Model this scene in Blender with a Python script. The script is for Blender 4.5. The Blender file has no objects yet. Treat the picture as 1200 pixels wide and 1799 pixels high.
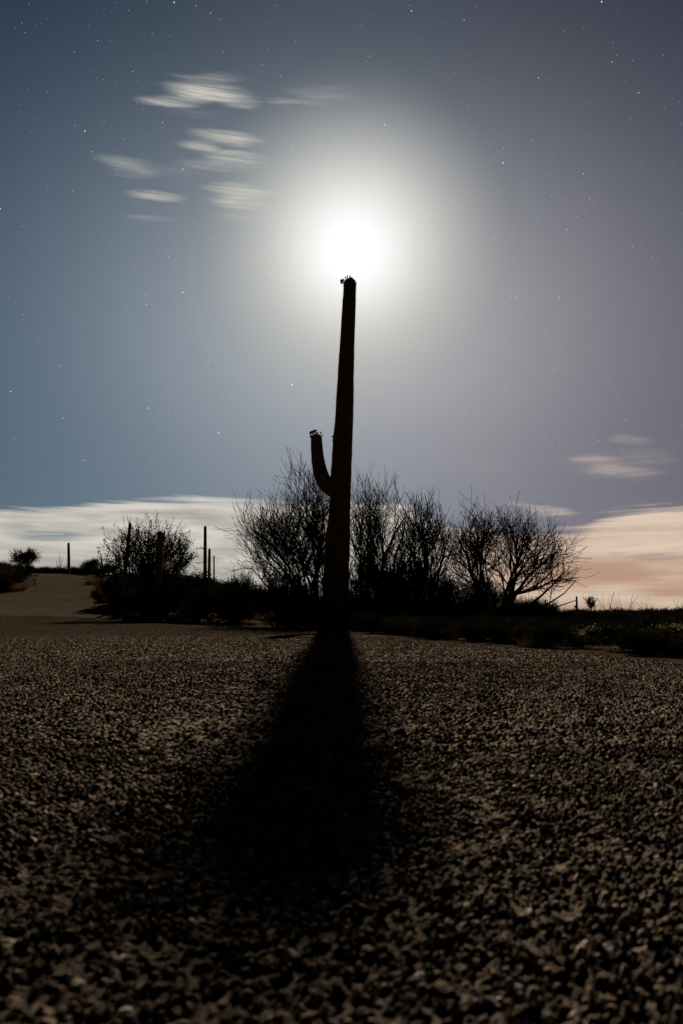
import bpy, math, random
import numpy as np
from mathutils import Vector, Matrix

S = bpy.context.scene
COL = S.collection
R = math.radians

# ------------------------------------------------------------------ camera
PITCH = R(8.84); FPX = 1199.3; CAMZ = 0.22
cam_d = bpy.data.cameras.new('camera'); cam = bpy.data.objects.new('camera', cam_d)
COL.objects.link(cam); S.camera = cam
cam.location = (0, 0, CAMZ); cam.rotation_euler = (R(90) + PITCH, 0, 0)
cam_d.sensor_fit = 'VERTICAL'; cam_d.sensor_height = 36; cam_d.lens = 24
cam_d.clip_start = 0.02; cam_d.clip_end = 9000
cam_d.dof.use_dof = True; cam_d.dof.focus_distance = 12.0; cam_d.dof.aperture_fstop = 8.0
CP, SP = math.cos(PITCH), math.sin(PITCH)

def at(px, py, Y):
    """world point seen at photo pixel (px, py) of the 1200x1799 picture, Y metres ahead"""
    v = 899.5 - py
    dx, dy, dz = px - 600, FPX * CP - v * SP, FPX * SP + v * CP
    return Vector((dx * Y / dy, Y, CAMZ + dz * Y / dy))

def azel(px, py):
    p = at(px, py, 1.0) - Vector((0, 0, CAMZ)); p.normalize()
    return math.degrees(math.atan2(p.x, p.y)), math.degrees(math.asin(p.z))

# ------------------------------------------------------------------ exposure
S.view_settings.view_transform = 'Standard'; S.view_settings.look = 'None'
EXPO = 2.0
S.view_settings.exposure = EXPO; S.view_settings.gamma = 1; S.view_settings.use_curve_mapping = False
S.cycles.max_bounces = 5; S.cycles.transparent_max_bounces = 12
S.cycles.sample_clamp_indirect = 3

# ------------------------------------------------------------------ moonlight (the one sun lamp)
MOON_AZ, MOON_EL = azel(619, 440)
ma, me = R(MOON_AZ), R(MOON_EL)
MOON = Vector((math.sin(ma) * math.cos(me), math.cos(ma) * math.cos(me), math.sin(me)))
sd = bpy.data.lights.new('moonlight', 'SUN'); so = bpy.data.objects.new('moonlight', sd); COL.objects.link(so)
sd.energy = 4.2; sd.angle = R(0.55); sd.color = (1.0, 0.85, 0.67)
la, le = R(azel(619, 455)[0]), R(azel(619, 455)[1])
so.rotation_euler = Vector((math.sin(la) * math.cos(le), math.cos(la) * math.cos(le), math.sin(le))).to_track_quat('Z', 'Y').to_euler(); so.location = (0, -5, 12)

# ------------------------------------------------------------------ world: night sky, moon aureole, clouds, stars
W = bpy.data.worlds.new('World'); S.world = W; W.use_nodes = True
nt = W.node_tree; N = nt.nodes; L = nt.links; N.clear()
def nd(t, **k):
    n = N.new(t)
    for a, b in k.items(): setattr(n, a, b)
    return n
def put(sock, v):
    if isinstance(v, bpy.types.NodeSocket): L.new(v, sock)
    else: sock.default_value = v
def M(op, a, b=0.0, c=0.0, clamp=False):
    n = nd('ShaderNodeMath', operation=op, use_clamp=clamp)
    put(n.inputs[0], a); put(n.inputs[1], b); put(n.inputs[2], c)
    return n.outputs[0]
def VM(op, a, b=None, s=None):
    n = nd('ShaderNodeVectorMath', operation=op)
    put(n.inputs[0], a)
    if b is not None: put(n.inputs[1], b)
    if s is not None: put(n.inputs['Scale'], s)
    return n.outputs['Value'] if op in ('DOT_PRODUCT', 'LENGTH') else n.outputs[0]
def XYZ(x, y, z):
    n = nd('ShaderNodeCombineXYZ'); put(n.inputs[0], x); put(n.inputs[1], y); put(n.inputs[2], z); return n.outputs[0]
def MR(v, a, b, c=0.0, d=1.0, smooth=True):
    n = nd('ShaderNodeMapRange', interpolation_type='SMOOTHSTEP' if smooth else 'LINEAR')
    put(n.inputs[0], v); put(n.inputs[1], a); put(n.inputs[2], b); put(n.inputs[3], c); put(n.inputs[4], d); return n.outputs[0]
def MIX(f, a, b, mode='MIX'):
    n = nd('ShaderNodeMix', data_type='RGBA', blend_type=mode)
    put(n.inputs[0], f); put(n.inputs[6], a); put(n.inputs[7], b); return n.outputs[2]
def NOISE(vec, scale, detail=3, rough=.5, dist=0.0):
    n = nd('ShaderNodeTexNoise'); put(n.inputs['Vector'], vec)
    n.inputs['Scale'].default_value = scale; n.inputs['Detail'].default_value = detail
    n.inputs['Roughness'].default_value = rough; n.inputs['Distortion'].default_value = dist
    return n.outputs[0]
def lin(c): return c / 12.92 if c <= .04045 else ((c + .055) / 1.055) ** 2.4
def rgb(r, g, b): return (lin(r / 255), lin(g / 255), lin(b / 255), 1)

tc = nd('ShaderNodeTexCoord'); D = VM('NORMALIZE', tc.outputs['Generated'])
sp = nd('ShaderNodeSeparateXYZ'); L.new(D, sp.inputs[0])
EL = M('MULTIPLY', M('ARCSINE', sp.outputs[2]), 57.29578)
AZ = M('MULTIPLY', M('ARCTAN2', sp.outputs[0], sp.outputs[1]), 57.29578)
ANG = M('MULTIPLY', M('ARCCOSINE', M('MINIMUM', VM('DOT_PRODUCT', D, tuple(MOON)), 1.0)), 57.29578)
ramp = nd('ShaderNodeValToRGB'); ramp.color_ramp.interpolation = 'B_SPLINE'
stops = [(0, 255, 255, 255), (1.9, 255, 255, 255), (3.1, 243, 243, 241), (4.7, 220, 220, 215), (7.0, 194, 193, 187), (9.7, 174, 173, 168),
         (12, 161, 161, 160), (15, 147, 147, 148), (20, 122, 125, 129), (26, 94, 101, 111), (33, 72, 80, 91), (45, 50, 58, 70),
         (70, 26, 31, 39), (110, 11, 13, 17), (180, 7, 8, 11)]
els = ramp.color_ramp.elements
while len(els) < len(stops): els.new(0.5)
for e, s in zip(els, stops):
    e.position = s[0] / 180; e.color = rgb(*s[1:])
L.new(M('DIVIDE', ANG, 180.0), ramp.inputs[0])
sky = ramp.outputs[0]
# blue to the left, mauve and city glow to the right, brighter low down (only in the half of the sky ahead)
ahead = MR(sp.outputs[1], -.2, .9)
lowglow = M('MULTIPLY', M('EXPONENT', M('MULTIPLY', M('MAXIMUM', EL, 0.0), -1 / 13)), ahead)
sky = MIX(MR(ANG, 4, 16), sky, MIX(MR(AZ, -30, 30, smooth=False), (.77, .96, 1.11, 1), (1.03, .95, 1.0, 1)), 'MULTIPLY')
sky = MIX(1.0, sky, MIX(1.0, MIX(MR(AZ, -26, 27), (.100, .142, .158, 1), (.170, .135, .138, 1)),
                         XYZ(lowglow, lowglow, lowglow), 'MULTIPLY'), 'ADD')
dim = M('SUBTRACT', 1.0, M('MULTIPLY', MR(EL, 17, 48, 0, .72), MR(ANG, 4, 13)))
sky = MIX(1.0, sky, XYZ(M('POWER', dim, 1.12), dim, M('POWER', dim, .86)), 'MULTIPLY')
# --- stars
def stars(scale, thr, bright, seed):
    v = nd('ShaderNodeTexVoronoi', feature='F1'); L.new(VM('ADD', VM('SCALE', D, s=scale), (seed, seed * .7, seed * 1.3)), v.inputs['Vector'])
    v.inputs['Scale'].default_value = 1
    h = nd('ShaderNodeSeparateColor'); L.new(v.outputs['Color'], h.inputs[0])
    mag = M('ADD', M('MULTIPLY', M('POWER', h.outputs[0], 5.0), 1.2), .12)
    m = M('MULTIPLY', MR(v.outputs['Distance'], thr, thr * .4), M('MULTIPLY', mag, bright))
    return VM('SCALE', MIX(h.outputs[1], (1, .9, .8, 1), (.8, .92, 1.1, 1)), s=m)
st = VM('ADD', stars(46, .038, 1.2, 3.1), VM('ADD', stars(90, .066, .6, 9.7), stars(150, .095, .40, 5.3)))
def star(px, py, size, col):
    a, e = azel(px, py); a = R(a); e = R(e)
    v = Vector((math.sin(a) * math.cos(e), math.cos(a) * math.cos(e), math.sin(e)))
    k = VM('DISTANCE', D, tuple(v)) if False else None
    n = nd('ShaderNodeVectorMath', operation='DISTANCE'); L.new(D, n.inputs[0]); n.inputs[1].default_value = v
    m = MR(n.outputs['Value'], size / 1300, size / 4000)
    return VM('SCALE', col, s=m)
for s in [(513, 676, 1.7, (1.0, .5, .4)), (384, 760, 1.3, (.8, .85, .9)), (261, 717, 1.3, (.7, .75, .85)), (321, 514, 1.3, (.8, .8, .85)),
          (884, 286, 1.4, (.7, .75, .85)), (676, 219, 1.2, (.7, .75, .8)), (306, 4, 1.3, (.8, .8, .9)), (149, 230, 1.3, (.8, .8, .9)),
          (1057, 3, 1.4, (.8, .8, .9)), (723, 19, 1.2, (.7, .7, .8)), (1122, 163, 1.2, (.5, .55, .65)), (907, 522, 1.1, (.5, .5, .55)),
          (936, 898, 1.2, (.8, .8, .8)), (321, 297, 1.2, (.9, .7, .7)), (19, 688, 1.2, (.7, .8, .8)), (147, 809, 1.1, (.6, .7, .7)), (635, 745, 1.0, (.6, .6, .6))]:
    st = VM('ADD', st, star(*s))
st = VM('SCALE', st, s=MR(EL, 3, 12))
sky = VM('ADD', sky, st)
# --- drifting cloud streaks (wind-drawn, long exposure look)
P2 = XYZ(AZ, EL, 0.0)
def tilt(px, py):
    a0, e0 = azel(px - 20, py - 1.6); a1, e1 = azel(px + 20, py + 1.6); return math.atan2(e1 - e0, a1 - a0)
wv = nd('ShaderNodeMapping'); L.new(P2, wv.inputs[0]); wv.inputs['Rotation'].default_value = (0, 0, -tilt(360, 250)); wv.inputs['Scale'].default_value = (.10, 1.0, 1)
wn = M('SUBTRACT', NOISE(wv.outputs[0], 1.1, 4, .6), .5)
wn2 = M('SUBTRACT', NOISE(wv.outputs[0], .45, 2, .5), .5)
P3 = VM('ADD', P2, XYZ(M('MULTIPLY', wn2, 3.0), M('MULTIPLY', wn, 1.1), 0.0))
streaks = [(368, 136, 52, 7, .35), (362, 160, 60, 13, 1.0), (305, 178, 46, 8, .65), (425, 178, 30, 11, .55), (340, 200, 50, 7, .10),
           (398, 242, 55, 10, 1.0), (345, 258, 34, 8, .8), (412, 276, 50, 9, .85), (390, 290, 62, 8, .3),
           (225, 283, 40, 7, .42), (236, 300, 40, 10, .28), (267, 345, 42, 8, .75), (262, 383, 38, 6, .28), (300, 300, 70, 10, .10),
           (426, 337, 56, 10, 1.0), (424, 358, 48, 11, .9), (424, 380, 42, 6, .25), (524, 183, 46, 5, .38), (566, 166, 50, 12, .22),
           (1098, 776, 40, 8, .42), (1052, 808, 42, 9, .5), (1098, 828, 60, 10, .42), (1080, 818, 80, 22, .16),
           (962, 898, 48, 8, .8), (918, 887, 40, 5, .3), (865, 818, 60, 12, .06), (1140, 800, 50, 10, .14)]
cm = 0.0
for (px, py, hw, hh, k) in streaks:
    a0, e0 = azel(px, py); a1, _ = azel(px + hw, py); _, e1 = azel(px, py - hh)
    mp = nd('ShaderNodeMapping', vector_type='TEXTURE'); L.new(P3, mp.inputs[0])
    mp.inputs['Location'].default_value = (a0, e0, 0); mp.inputs['Rotation'].default_value = (0, 0, tilt(px, py))
    mp.inputs['Scale'].default_value = (abs(a1 - a0) * 1.0, abs(e1 - e0) * 1.1, 1)
    ln = VM('LENGTH', mp.outputs[0])
    cm = M('ADD', cm, M('MULTIPLY', MR(ln, 1.55 if py < 700 else 1.35, .35), k))
wn3 = NOISE(VM('MULTIPLY', wv.outputs[0], (1, 2.6, 1)), 1.3, 4, .65)
fine = M('MULTIPLY', MR(wn, -.2, .25, .6, 1.1), MR(wn3, .36, .62, .5, 1.15))
cm = M('MULTIPLY', M('MINIMUM', cm, 1.15), fine)
cloudcol = MIX(MR(AZ, -5, 24), rgb(205, 202, 192), rgb(205, 184, 170))
sky = MIX(M('MULTIPLY', cm, .82), sky, cloudcol)
# --- cloud bank low over the horizon
bv = nd('ShaderNodeMapping'); L.new(P2, bv.inputs[0]); bv.inputs['Scale'].default_value = (.055, .42, 1)
bn = NOISE(bv.outputs[0], 1.0, 5, .55, .25)
bv2 = nd('ShaderNodeMapping'); L.new(P2, bv2.inputs[0]); bv2.inputs['Scale'].default_value = (.07, 1.1, 1); bv2.inputs['Location'].default_value = (4.3, 1.7, 0)
bn2 = NOISE(bv2.outputs[0], 1.0, 5, .6, .3)
def azpx(x): return azel(x, 920)[0]
def elpx(y): return azel(600, y)[1]
crv = nd('ShaderNodeFloatCurve')                      # top edge of the bank along the azimuth
pts = [(-200, 905), (0, 893), (90, 890), (180, 882), (350, 879), (440, 882), (560, 884), (700, 880), (735, 892), (800, 925), (940, 931), (1010, 926), (1060, 905), (1150, 892), (1300, 884)]
c = crv.mapping.curves[0]
A0, A1 = azpx(-220), azpx(1320)
while len(c.points) < len(pts): c.points.new(.5, .5)
for p, (x, y) in zip(c.points, pts): p.location = ((azpx(x) - A0) / (A1 - A0), azel(x, y)[1] / 12.0); p.handle_type = 'AUTO'
crv.mapping.update()
put(crv.inputs['Value'], M('DIVIDE', M('SUBTRACT', AZ, A0), A1 - A0, clamp=True))
top = M('MULTIPLY', crv.outputs[0], 12.0)
d_in = M('ADD', M('SUBTRACT', top, EL), M('ADD', M('MULTIPLY', M('SUBTRACT', bn2, .5), MR(AZ, 0, 20, 2.2, 5.0)), M('MULTIPLY', M('SUBTRACT', bn, .5), 1.6)))
bank = MR(d_in, -.15, MR(AZ, 0, 20, .5, 1.2))
# blue gaps at the left part of the bank
def gap(px, py, hw, hh, k):
    a0, e0 = azel(px, py); a1, _ = azel(px + hw, py); _, e1 = azel(px, py - hh)
    mp = nd('ShaderNodeMapping', vector_type='TEXTURE'); L.new(P3, mp.inputs[0])
    mp.inputs['Location'].default_value = (a0, e0, 0); mp.inputs['Scale'].default_value = (abs(a1 - a0), abs(e1 - e0), 1)
    return M('MULTIPLY', MR(VM('LENGTH', mp.outputs[0]), 1.35, .35), k)
gaps = M('MINIMUM', M('ADD', M('ADD', gap(85, 937, 85, 15, .85), gap(20, 925, 40, 10, .3)), M('ADD', gap(190, 932, 40, 6, .55), gap(140, 905, 60, 5, .35))), 1.0)
gaps = M('MINIMUM', M('ADD', gaps, M('ADD', gap(1150, 978, 60, 5, .45), M('ADD', gap(1085, 973, 20, 3, .5), gap(265, 915, 45, 4, .4)))), 1.0)
gaps = M('MULTIPLY', gaps, MR(bn2, .38, .60, .95, .25))
bank = M('MULTIPLY', bank, M('SUBTRACT', 1.0, gaps))
tone = M('MAXIMUM', MR(bn, .36, .62), MR(M('ABSOLUTE', M('SUBTRACT', AZ, 1.0)), 13, 3, 0, .95))
bl = MIX(tone, rgb(166, 161, 153), rgb(220, 213, 200))
br = MIX(tone, rgb(196, 158, 134), rgb(222, 200, 178))
bankcol = MIX(MR(AZ, 2, 17), bl, br)
rim = M('MULTIPLY', MR(d_in, .95, .15), .5)
bankcol = MIX(rim, bankcol, MIX(MR(AZ, 2, 17), rgb(214, 210, 200), rgb(226, 212, 194)))
bn3m = nd('ShaderNodeMapping'); L.new(P2, bn3m.inputs[0]); bn3m.inputs['Scale'].default_value = (.10, 1.6, 1); bn3m.inputs['Location'].default_value = (1.3, 8.7, 0)
bn3 = NOISE(bn3m.outputs[0], 1.0, 4, .6, .4)
lowdark = M('MULTIPLY', MR(EL, -1, 5, .9, 1.0), MR(bn3, .3, .62, .86, 1.04))
bankcol = VM('SCALE', bankcol, s=lowdark)
sky = MIX(M('MULTIPLY', M('MULTIPLY', bank, .93), MR(ahead, .3, .8)), sky, bankcol)
cg = M('MULTIPLY', MR(AZ, 25, 75), M('EXPONENT', M('MULTIPLY', M('MAXIMUM', EL, 0.0), -1 / 9)))
cg = M('MULTIPLY', cg, MR(AZ, 150, 110))
sky = MIX(1.0, sky, VM('SCALE', (.36, .18, .08), s=cg), 'ADD')
# under the horizon: dark land
sky = MIX(MR(EL, -1.5, -.3), (.004, .004, .004, 1), sky)
nish = nd('ShaderNodeTexSky'); nish.sky_type = 'NISHITA'; nish.sun_disc = False
nish.sun_elevation = me; nish.sun_rotation = ma; nish.air_density = 1.0; nish.dust_density = .6
bg = nd('ShaderNodeBackground'); L.new(sky, bg.inputs[0]); bg.inputs[1].default_value = 2 ** -EXPO
bg2 = nd('ShaderNodeBackground'); L.new(nish.outputs[0], bg2.inputs[0]); bg2.inputs[1].default_value = 0.0002
ad = nd('ShaderNodeAddShader'); L.new(bg.outputs[0], ad.inputs[0]); L.new(bg2.outputs[0], ad.inputs[1])
ow = nd('ShaderNodeOutputWorld'); L.new(ad.outputs[0], ow.inputs[0])
W.cycles.sampling_method = 'MANUAL'; W.cycles.sample_map_resolution = 512

# ------------------------------------------------------------------ helpers
def tag(o, label=None, cat=None, group=None, kind=None):
    for k, v in (('label', label), ('category', cat), ('group', group), ('kind', kind)):
        if v: o[k] = v
    return o
def empty(name, loc, rz=0.0, s=1.0):
    o = bpy.data.objects.new(name, None); COL.objects.link(o); o.location = loc; o.rotation_euler.z = rz
    o.scale = (s, s, s) if not isinstance(s, tuple) else s; return o
def mesh_np(name, V, F, mats, midx=None, smooth=False):
    """V (n,3), F (m,k) numpy"""
    me_ = bpy.data.meshes.new(name); V = np.asarray(V, np.float32); F = np.asarray(F, np.int32); k = F.shape[1]
    me_.vertices.add(len(V)); me_.vertices.foreach_set('co', V.ravel())
    me_.loops.add(F.size); me_.loops.foreach_set('vertex_index', F.ravel())
    me_.polygons.add(len(F)); me_.polygons.foreach_set('loop_start', np.arange(0, F.size, k, dtype=np.int32))
    if midx is not None: me_.polygons.foreach_set('material_index', np.asarray(midx, np.int32))
    me_.update(calc_edges=True); me_.validate()
    for m in (mats if isinstance(mats, (list, tuple)) else [mats]): me_.materials.append(m)
    me_.polygons.foreach_set('use_smooth', np.full(len(me_.polygons), smooth)); me_.update()
    return me_
def obj(name, mesh, parent=None):
    o = bpy.data.objects.new(name, mesh); COL.objects.link(o)
    if parent: o.parent = parent
    return o
def mat(name, base, rough=.8, var=.3, scale=6, base2=None, bump=0.0, bscale=40, trans=0.0, spec=.3, objc='Object'):
    m = bpy.data.materials.new(name); m.use_nodes = True; t = m.node_tree; n = t.nodes; l = t.links
    p = n['Principled BSDF']; p.inputs['Roughness'].default_value = rough; p.inputs['Specular IOR Level'].default_value = spec * .3
    c = n.new('ShaderNodeTexCoord'); z = n.new('ShaderNodeTexNoise'); l.new(c.outputs[objc], z.inputs['Vector'])
    z.inputs['Scale'].default_value = scale; z.inputs['Detail'].default_value = 5; z.inputs['Roughness'].default_value = .6
    r = n.new('ShaderNodeValToRGB'); l.new(z.outputs[0], r.inputs[0]); r.color_ramp.elements[0].position = .32; r.color_ramp.elements[1].position = .68
    b2 = base2 or tuple(x * (1 + var) for x in base); b1 = base if base2 else tuple(x * (1 - var) for x in base)
    r.color_ramp.elements[0].color = (*b1, 1); r.color_ramp.elements[1].color = (*b2, 1)
    l.new(r.outputs[0], p.inputs['Base Color'])
    if bump:
        z2 = n.new('ShaderNodeTexNoise'); l.new(c.outputs[objc], z2.inputs['Vector']); z2.inputs['Scale'].default_value = bscale; z2.inputs['Detail'].default_value = 6
        bp = n.new('ShaderNodeBump'); bp.inputs['Strength'].default_value = bump; bp.inputs['Distance'].default_value = .02
        l.new(z2.outputs[0], bp.inputs['Height']); l.new(bp.outputs[0], p.inputs['Normal'])
    if spec == 0:
        df = n.new('ShaderNodeBsdfDiffuse'); l.new(r.outputs[0], df.inputs[0])
        if bump: l.new(bp.outputs[0], df.inputs['Normal'])
        l.new(df.outputs[0], n['Material Output'].inputs[0]); p = df
    if trans:
        tr = n.new('ShaderNodeBsdfTranslucent'); l.new(r.outputs[0], tr.inputs[0]); mx = n.new('ShaderNodeMixShader'); mx.inputs[0].default_value = trans
        l.new(p.outputs[0], mx.inputs[1]); l.new(tr.outputs[0], mx.inputs[2]); l.new(mx.outputs[0], n['Material Output'].inputs[0])
    return m

rng = np.random.default_rng(7); random.seed(7)
# ------------------------------------------------------------------ terrain
def sst(a, b, x):
    t = np.clip((x - a) / (b - a), 0, 1); return t * t * (3 - 2 * t)
NT = rng.random((64, 64))
def vnoise(x, y, s, seed=0):
    x = np.asarray(x) / s + seed * 7.3; y = np.asarray(y) / s + seed * 3.1
    i = np.floor(x).astype(int); j = np.floor(y).astype(int); u = x - i; v = y - j; u = u * u * (3 - 2 * u); v = v * v * (3 - 2 * v)
    g = lambda a, b: NT[a % 64, b % 64]
    return (g(i, j) * (1 - u) + g(i + 1, j) * u) * (1 - v) + (g(i, j + 1) * (1 - u) + g(i + 1, j + 1) * u) * v - .5
def zf(x, y):
    x = np.asarray(x, float); y = np.asarray(y, float)
    hill = .09 * sst(8, 20, y) * sst(1, -6, x) + 3.27 * sst(19, 51, y) * sst(-2, -12, x) * (1 - .55 * sst(52, 95, y))
    return hill - .0 * x
XR = [(-8, 4.5), (0, 2.7), (3.34, 1.67), (4.47, 1.55), (5.08, 1.42), (6.8, .79), (12, -.12), (15.5, -2.05), (20, -5.3), (26, -9.1), (32, -11.7), (37, -13.2), (43, -16.2), (48, -21), (52, -27), (56, -35)]
XL = [(-8, -30), (22, -34), (27, -24), (30, -17.4), (32, -16.2), (34, -15.8), (36, -16.1), (38, -17.0), (40, -17.9), (43, -19.1), (45, -21), (48, -26), (52, -34), (56, -44)]
def xr(y): return np.interp(y, [p[0] for p in XR], [p[1] for p in XR])
def xl(y): return np.interp(y, [p[0] for p in XL], [p[1] for p in XL])
def onroad(x, y): return sst(-.05, .12, xr(y) - x) * sst(-.05, .12, x - xl(y)) * (y < 56)
def gz(x, y):
    """height of the bare ground at a point"""
    x = np.asarray(x, float); y = np.asarray(y, float); away = np.clip(np.maximum(x - xr(y), xl(y) - x), 0, 3)
    return zf(x, y) + .05 * vnoise(x, y, .9, 1) * np.minimum(away, 1) + .16 * vnoise(x, y, 5, 2) * np.minimum(away / 2, 1) - .012 * np.minimum(away, 1) - .06 * onroad(x, y)

def axis(a, b, fine, far):
    v = [0.0]
    while v[-1] < b: v.append(v[-1] + max(fine, abs(v[-1]) * .035))
    w = [0.0]
    while w[-1] > a: w.append(w[-1] - max(fine, abs(w[-1]) * .035))
    return np.array(sorted(set(w + v)))
def grid(xs, ys):
    X, Y = np.meshgrid(xs, ys); nx, ny = len(xs), len(ys)
    i = np.arange(nx - 1)[None, :] + np.arange(ny - 1)[:, None] * nx
    return X.ravel(), Y.ravel(), np.stack([i, i + 1, i + nx + 1, i + nx], -1).reshape(-1, 4)
m_dirt = mat('desert_soil', (.010, .007, .005), 1.0, scale=3, base2=(.020, .014, .009), bump=.9, bscale=35, spec=0)
xs = axis(-4000, 4000, .16, 0); ys = np.concatenate([axis(-40, 0, .2, 0)[:-1], axis(0, 5000, .16, 0)])
ys = np.array(sorted(set(ys.tolist())))
X, Y, F = grid(xs, ys)
ground = obj('ground', mesh_np('ground', np.stack([X, Y, gz(X, Y)], 1), F, m_dirt, smooth=True)); tag(ground, 'dark desert soil beside and beyond the pavement', None, kind='structure')

# ------------------------------------------------------------------ chip-sealed pavement
TAB = rng.random((6, 512, 512)).astype(np.float32)
def stones(x, y, cell):
    u = x / cell; v = y / cell; i0 = np.floor(u).astype(np.int32); j0 = np.floor(v).astype(np.int32)
    f1 = np.full(u.shape, 9.0); f2 = f1.copy(); bi = i0.copy(); bj = j0.copy(); bx = np.zeros_like(u); by = np.zeros_like(u)
    for di in (-1, 0, 1):
        for dj in (-1, 0, 1):
            i = i0 + di; j = j0 + dj; a = i % 512; b = j % 512
            px = i + .08 + .84 * TAB[0, a, b]; py = j + .08 + .84 * TAB[1, a, b]
            dx = u - px; dy = v - py; d = np.sqrt(dx * dx + dy * dy) / (.75 + .6 * TAB[2, a, b])
            n = d < f1; f2 = np.where(n, f1, np.minimum(f2, d)); f1 = np.where(n, d, f1)
            bi = np.where(n, a, bi); bj = np.where(n, b, bj); bx = np.where(n, dx, bx); by = np.where(n, dy, by)
    return f1, f2, bx, by, TAB[:, bi, bj]
def chip(x, y, cell, amp):
    f1, f2, dx, dy, T = stones(x, y, cell)
    edge = np.clip((f2 - f1) / .38, 0, 1) ** .7
    top = .35 + .75 * T[3] + (T[4] - .5) * 1.3 * dx + (T[5] - .5) * 1.3 * dy - .35 * f1 * f1
    miss = (T[4] * 7.3 % 1) < .2
    clump = vnoise(x, y, cell * 4.5, 3) + .6 * vnoise(x, y, cell * 11, 4)
    h = edge * np.where(miss, .12, np.clip(top + .55 * clump, .05, 1.6))
    h += .18 * vnoise(x, y, cell * .45, 5)
    z = amp * (h - .55)
    t = (T[5] * 5.7) % 1
    g = .002 + .054 * (T[2] * 3.1 % 1) ** 2.2
    c = np.stack([g * (1.24 + .25 * (t > .8)), g * .93, g * (.60 + .26 * (t < .22))], -1)
    sparkle = (T[0] * 11.3 % 1) > .965
    c = np.where(sparkle[..., None], c * 2.5 + .08, c)  # scattered stones coloured paler, painting moonlit glints into the albedo
    c = np.where((edge < .35)[..., None] | miss[..., None], .0008 * np.array([1.1, 1, .9]), c)
    return z, c
tiers = [(-1.5, 1.5, .2, 1.25, .0025, .006), (-2.6, 2.6, 1.25, 3.6, .0046, .006), (-4.6, 3.0, 3.6, 8.6, .0068, .007)]
VV, FF, CC, MI = [], [], [], []; off = 0
CELL = .0076
for k, (x0, x1, y0, y1, st_, amp) in enumerate(tiers):
    gx = np.arange(x0, x1, st_); gy = np.arange(y0, y1 + st_ * .5, st_); gy = np.linspace(y0, y1 + .01, len(gy))
    X, Y, F = grid(gx, gy)
    z, c = chip(X, Y, CELL * (1.25 if k == 2 else 1), amp)
    side = np.minimum(X - x0, x1 - X)
    fade = np.clip(side / .15, 0, 1) * (np.clip((y1 - Y) / .12, 0, 1) if k == 2 else 1)
    z = zf(X, Y) + z * fade + .012 * vnoise(X, Y, .8, 6) + .006 * vnoise(X, Y, .25, 7)
    edge_x = xr(Y) + .16 * vnoise(X, Y, .35, 8) + .09 * vnoise(X, Y, .09, 9)
    z = z - .05 * np.clip((X - edge_x) / .1, 0, 1)
    keep = ((X < edge_x + .1)[F]).all(1)
    F = F[keep]
    VV.append(np.stack([X, Y, z], 1)); FF.append(F + off); CC.append(c); MI.append(np.zeros(len(F), int)); off += len(X)
# the rest of the pavement: a coarser sheet, sunk beneath the modelled chips
gy = np.concatenate([np.arange(-8, 24, .2), [24.0]]); t = np.concatenate([np.linspace(0, .8, 60)[:-1], np.linspace(.8, 1, 80)])
Yg, Tg = np.meshgrid(gy, t, indexing='ij'); Xg = xl(Yg) * (1 - Tg) + (xr(Yg) + .12 * vnoise(Tg * 0, Yg, .5, 8)) * Tg
inn = np.zeros_like(Xg)
for (x0, x1, y0, y1, _, _) in tiers:
    inn = np.maximum(inn, np.clip(np.minimum(np.minimum(Xg - x0, x1 - Xg), np.minimum(Yg - y0 + .3, y1 - Yg)) / .3, 0, 1))
Zg = zf(Xg, Yg) - .035 * inn - .001 + .012 * vnoise(Xg, Yg, .8, 6) + .006 * vnoise(Xg, Yg, .25, 7) + .02 * vnoise(Xg, Yg, 2.5, 5) * sst(11, 14, Yg)
ny, nx = Xg.shape; i = np.arange(nx - 1)[None] + np.arange(ny - 1)[:, None] * nx
F = np.stack([i, i + 1, i + nx + 1, i + nx], -1).reshape(-1, 4)
VV.append(np.stack([Xg.ravel(), Yg.ravel(), Zg.ravel()], 1)); FF.append(F + off); MI.append(np.ones(len(F), int)); CC.append(np.full((Xg.size, 3), .03))
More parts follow.
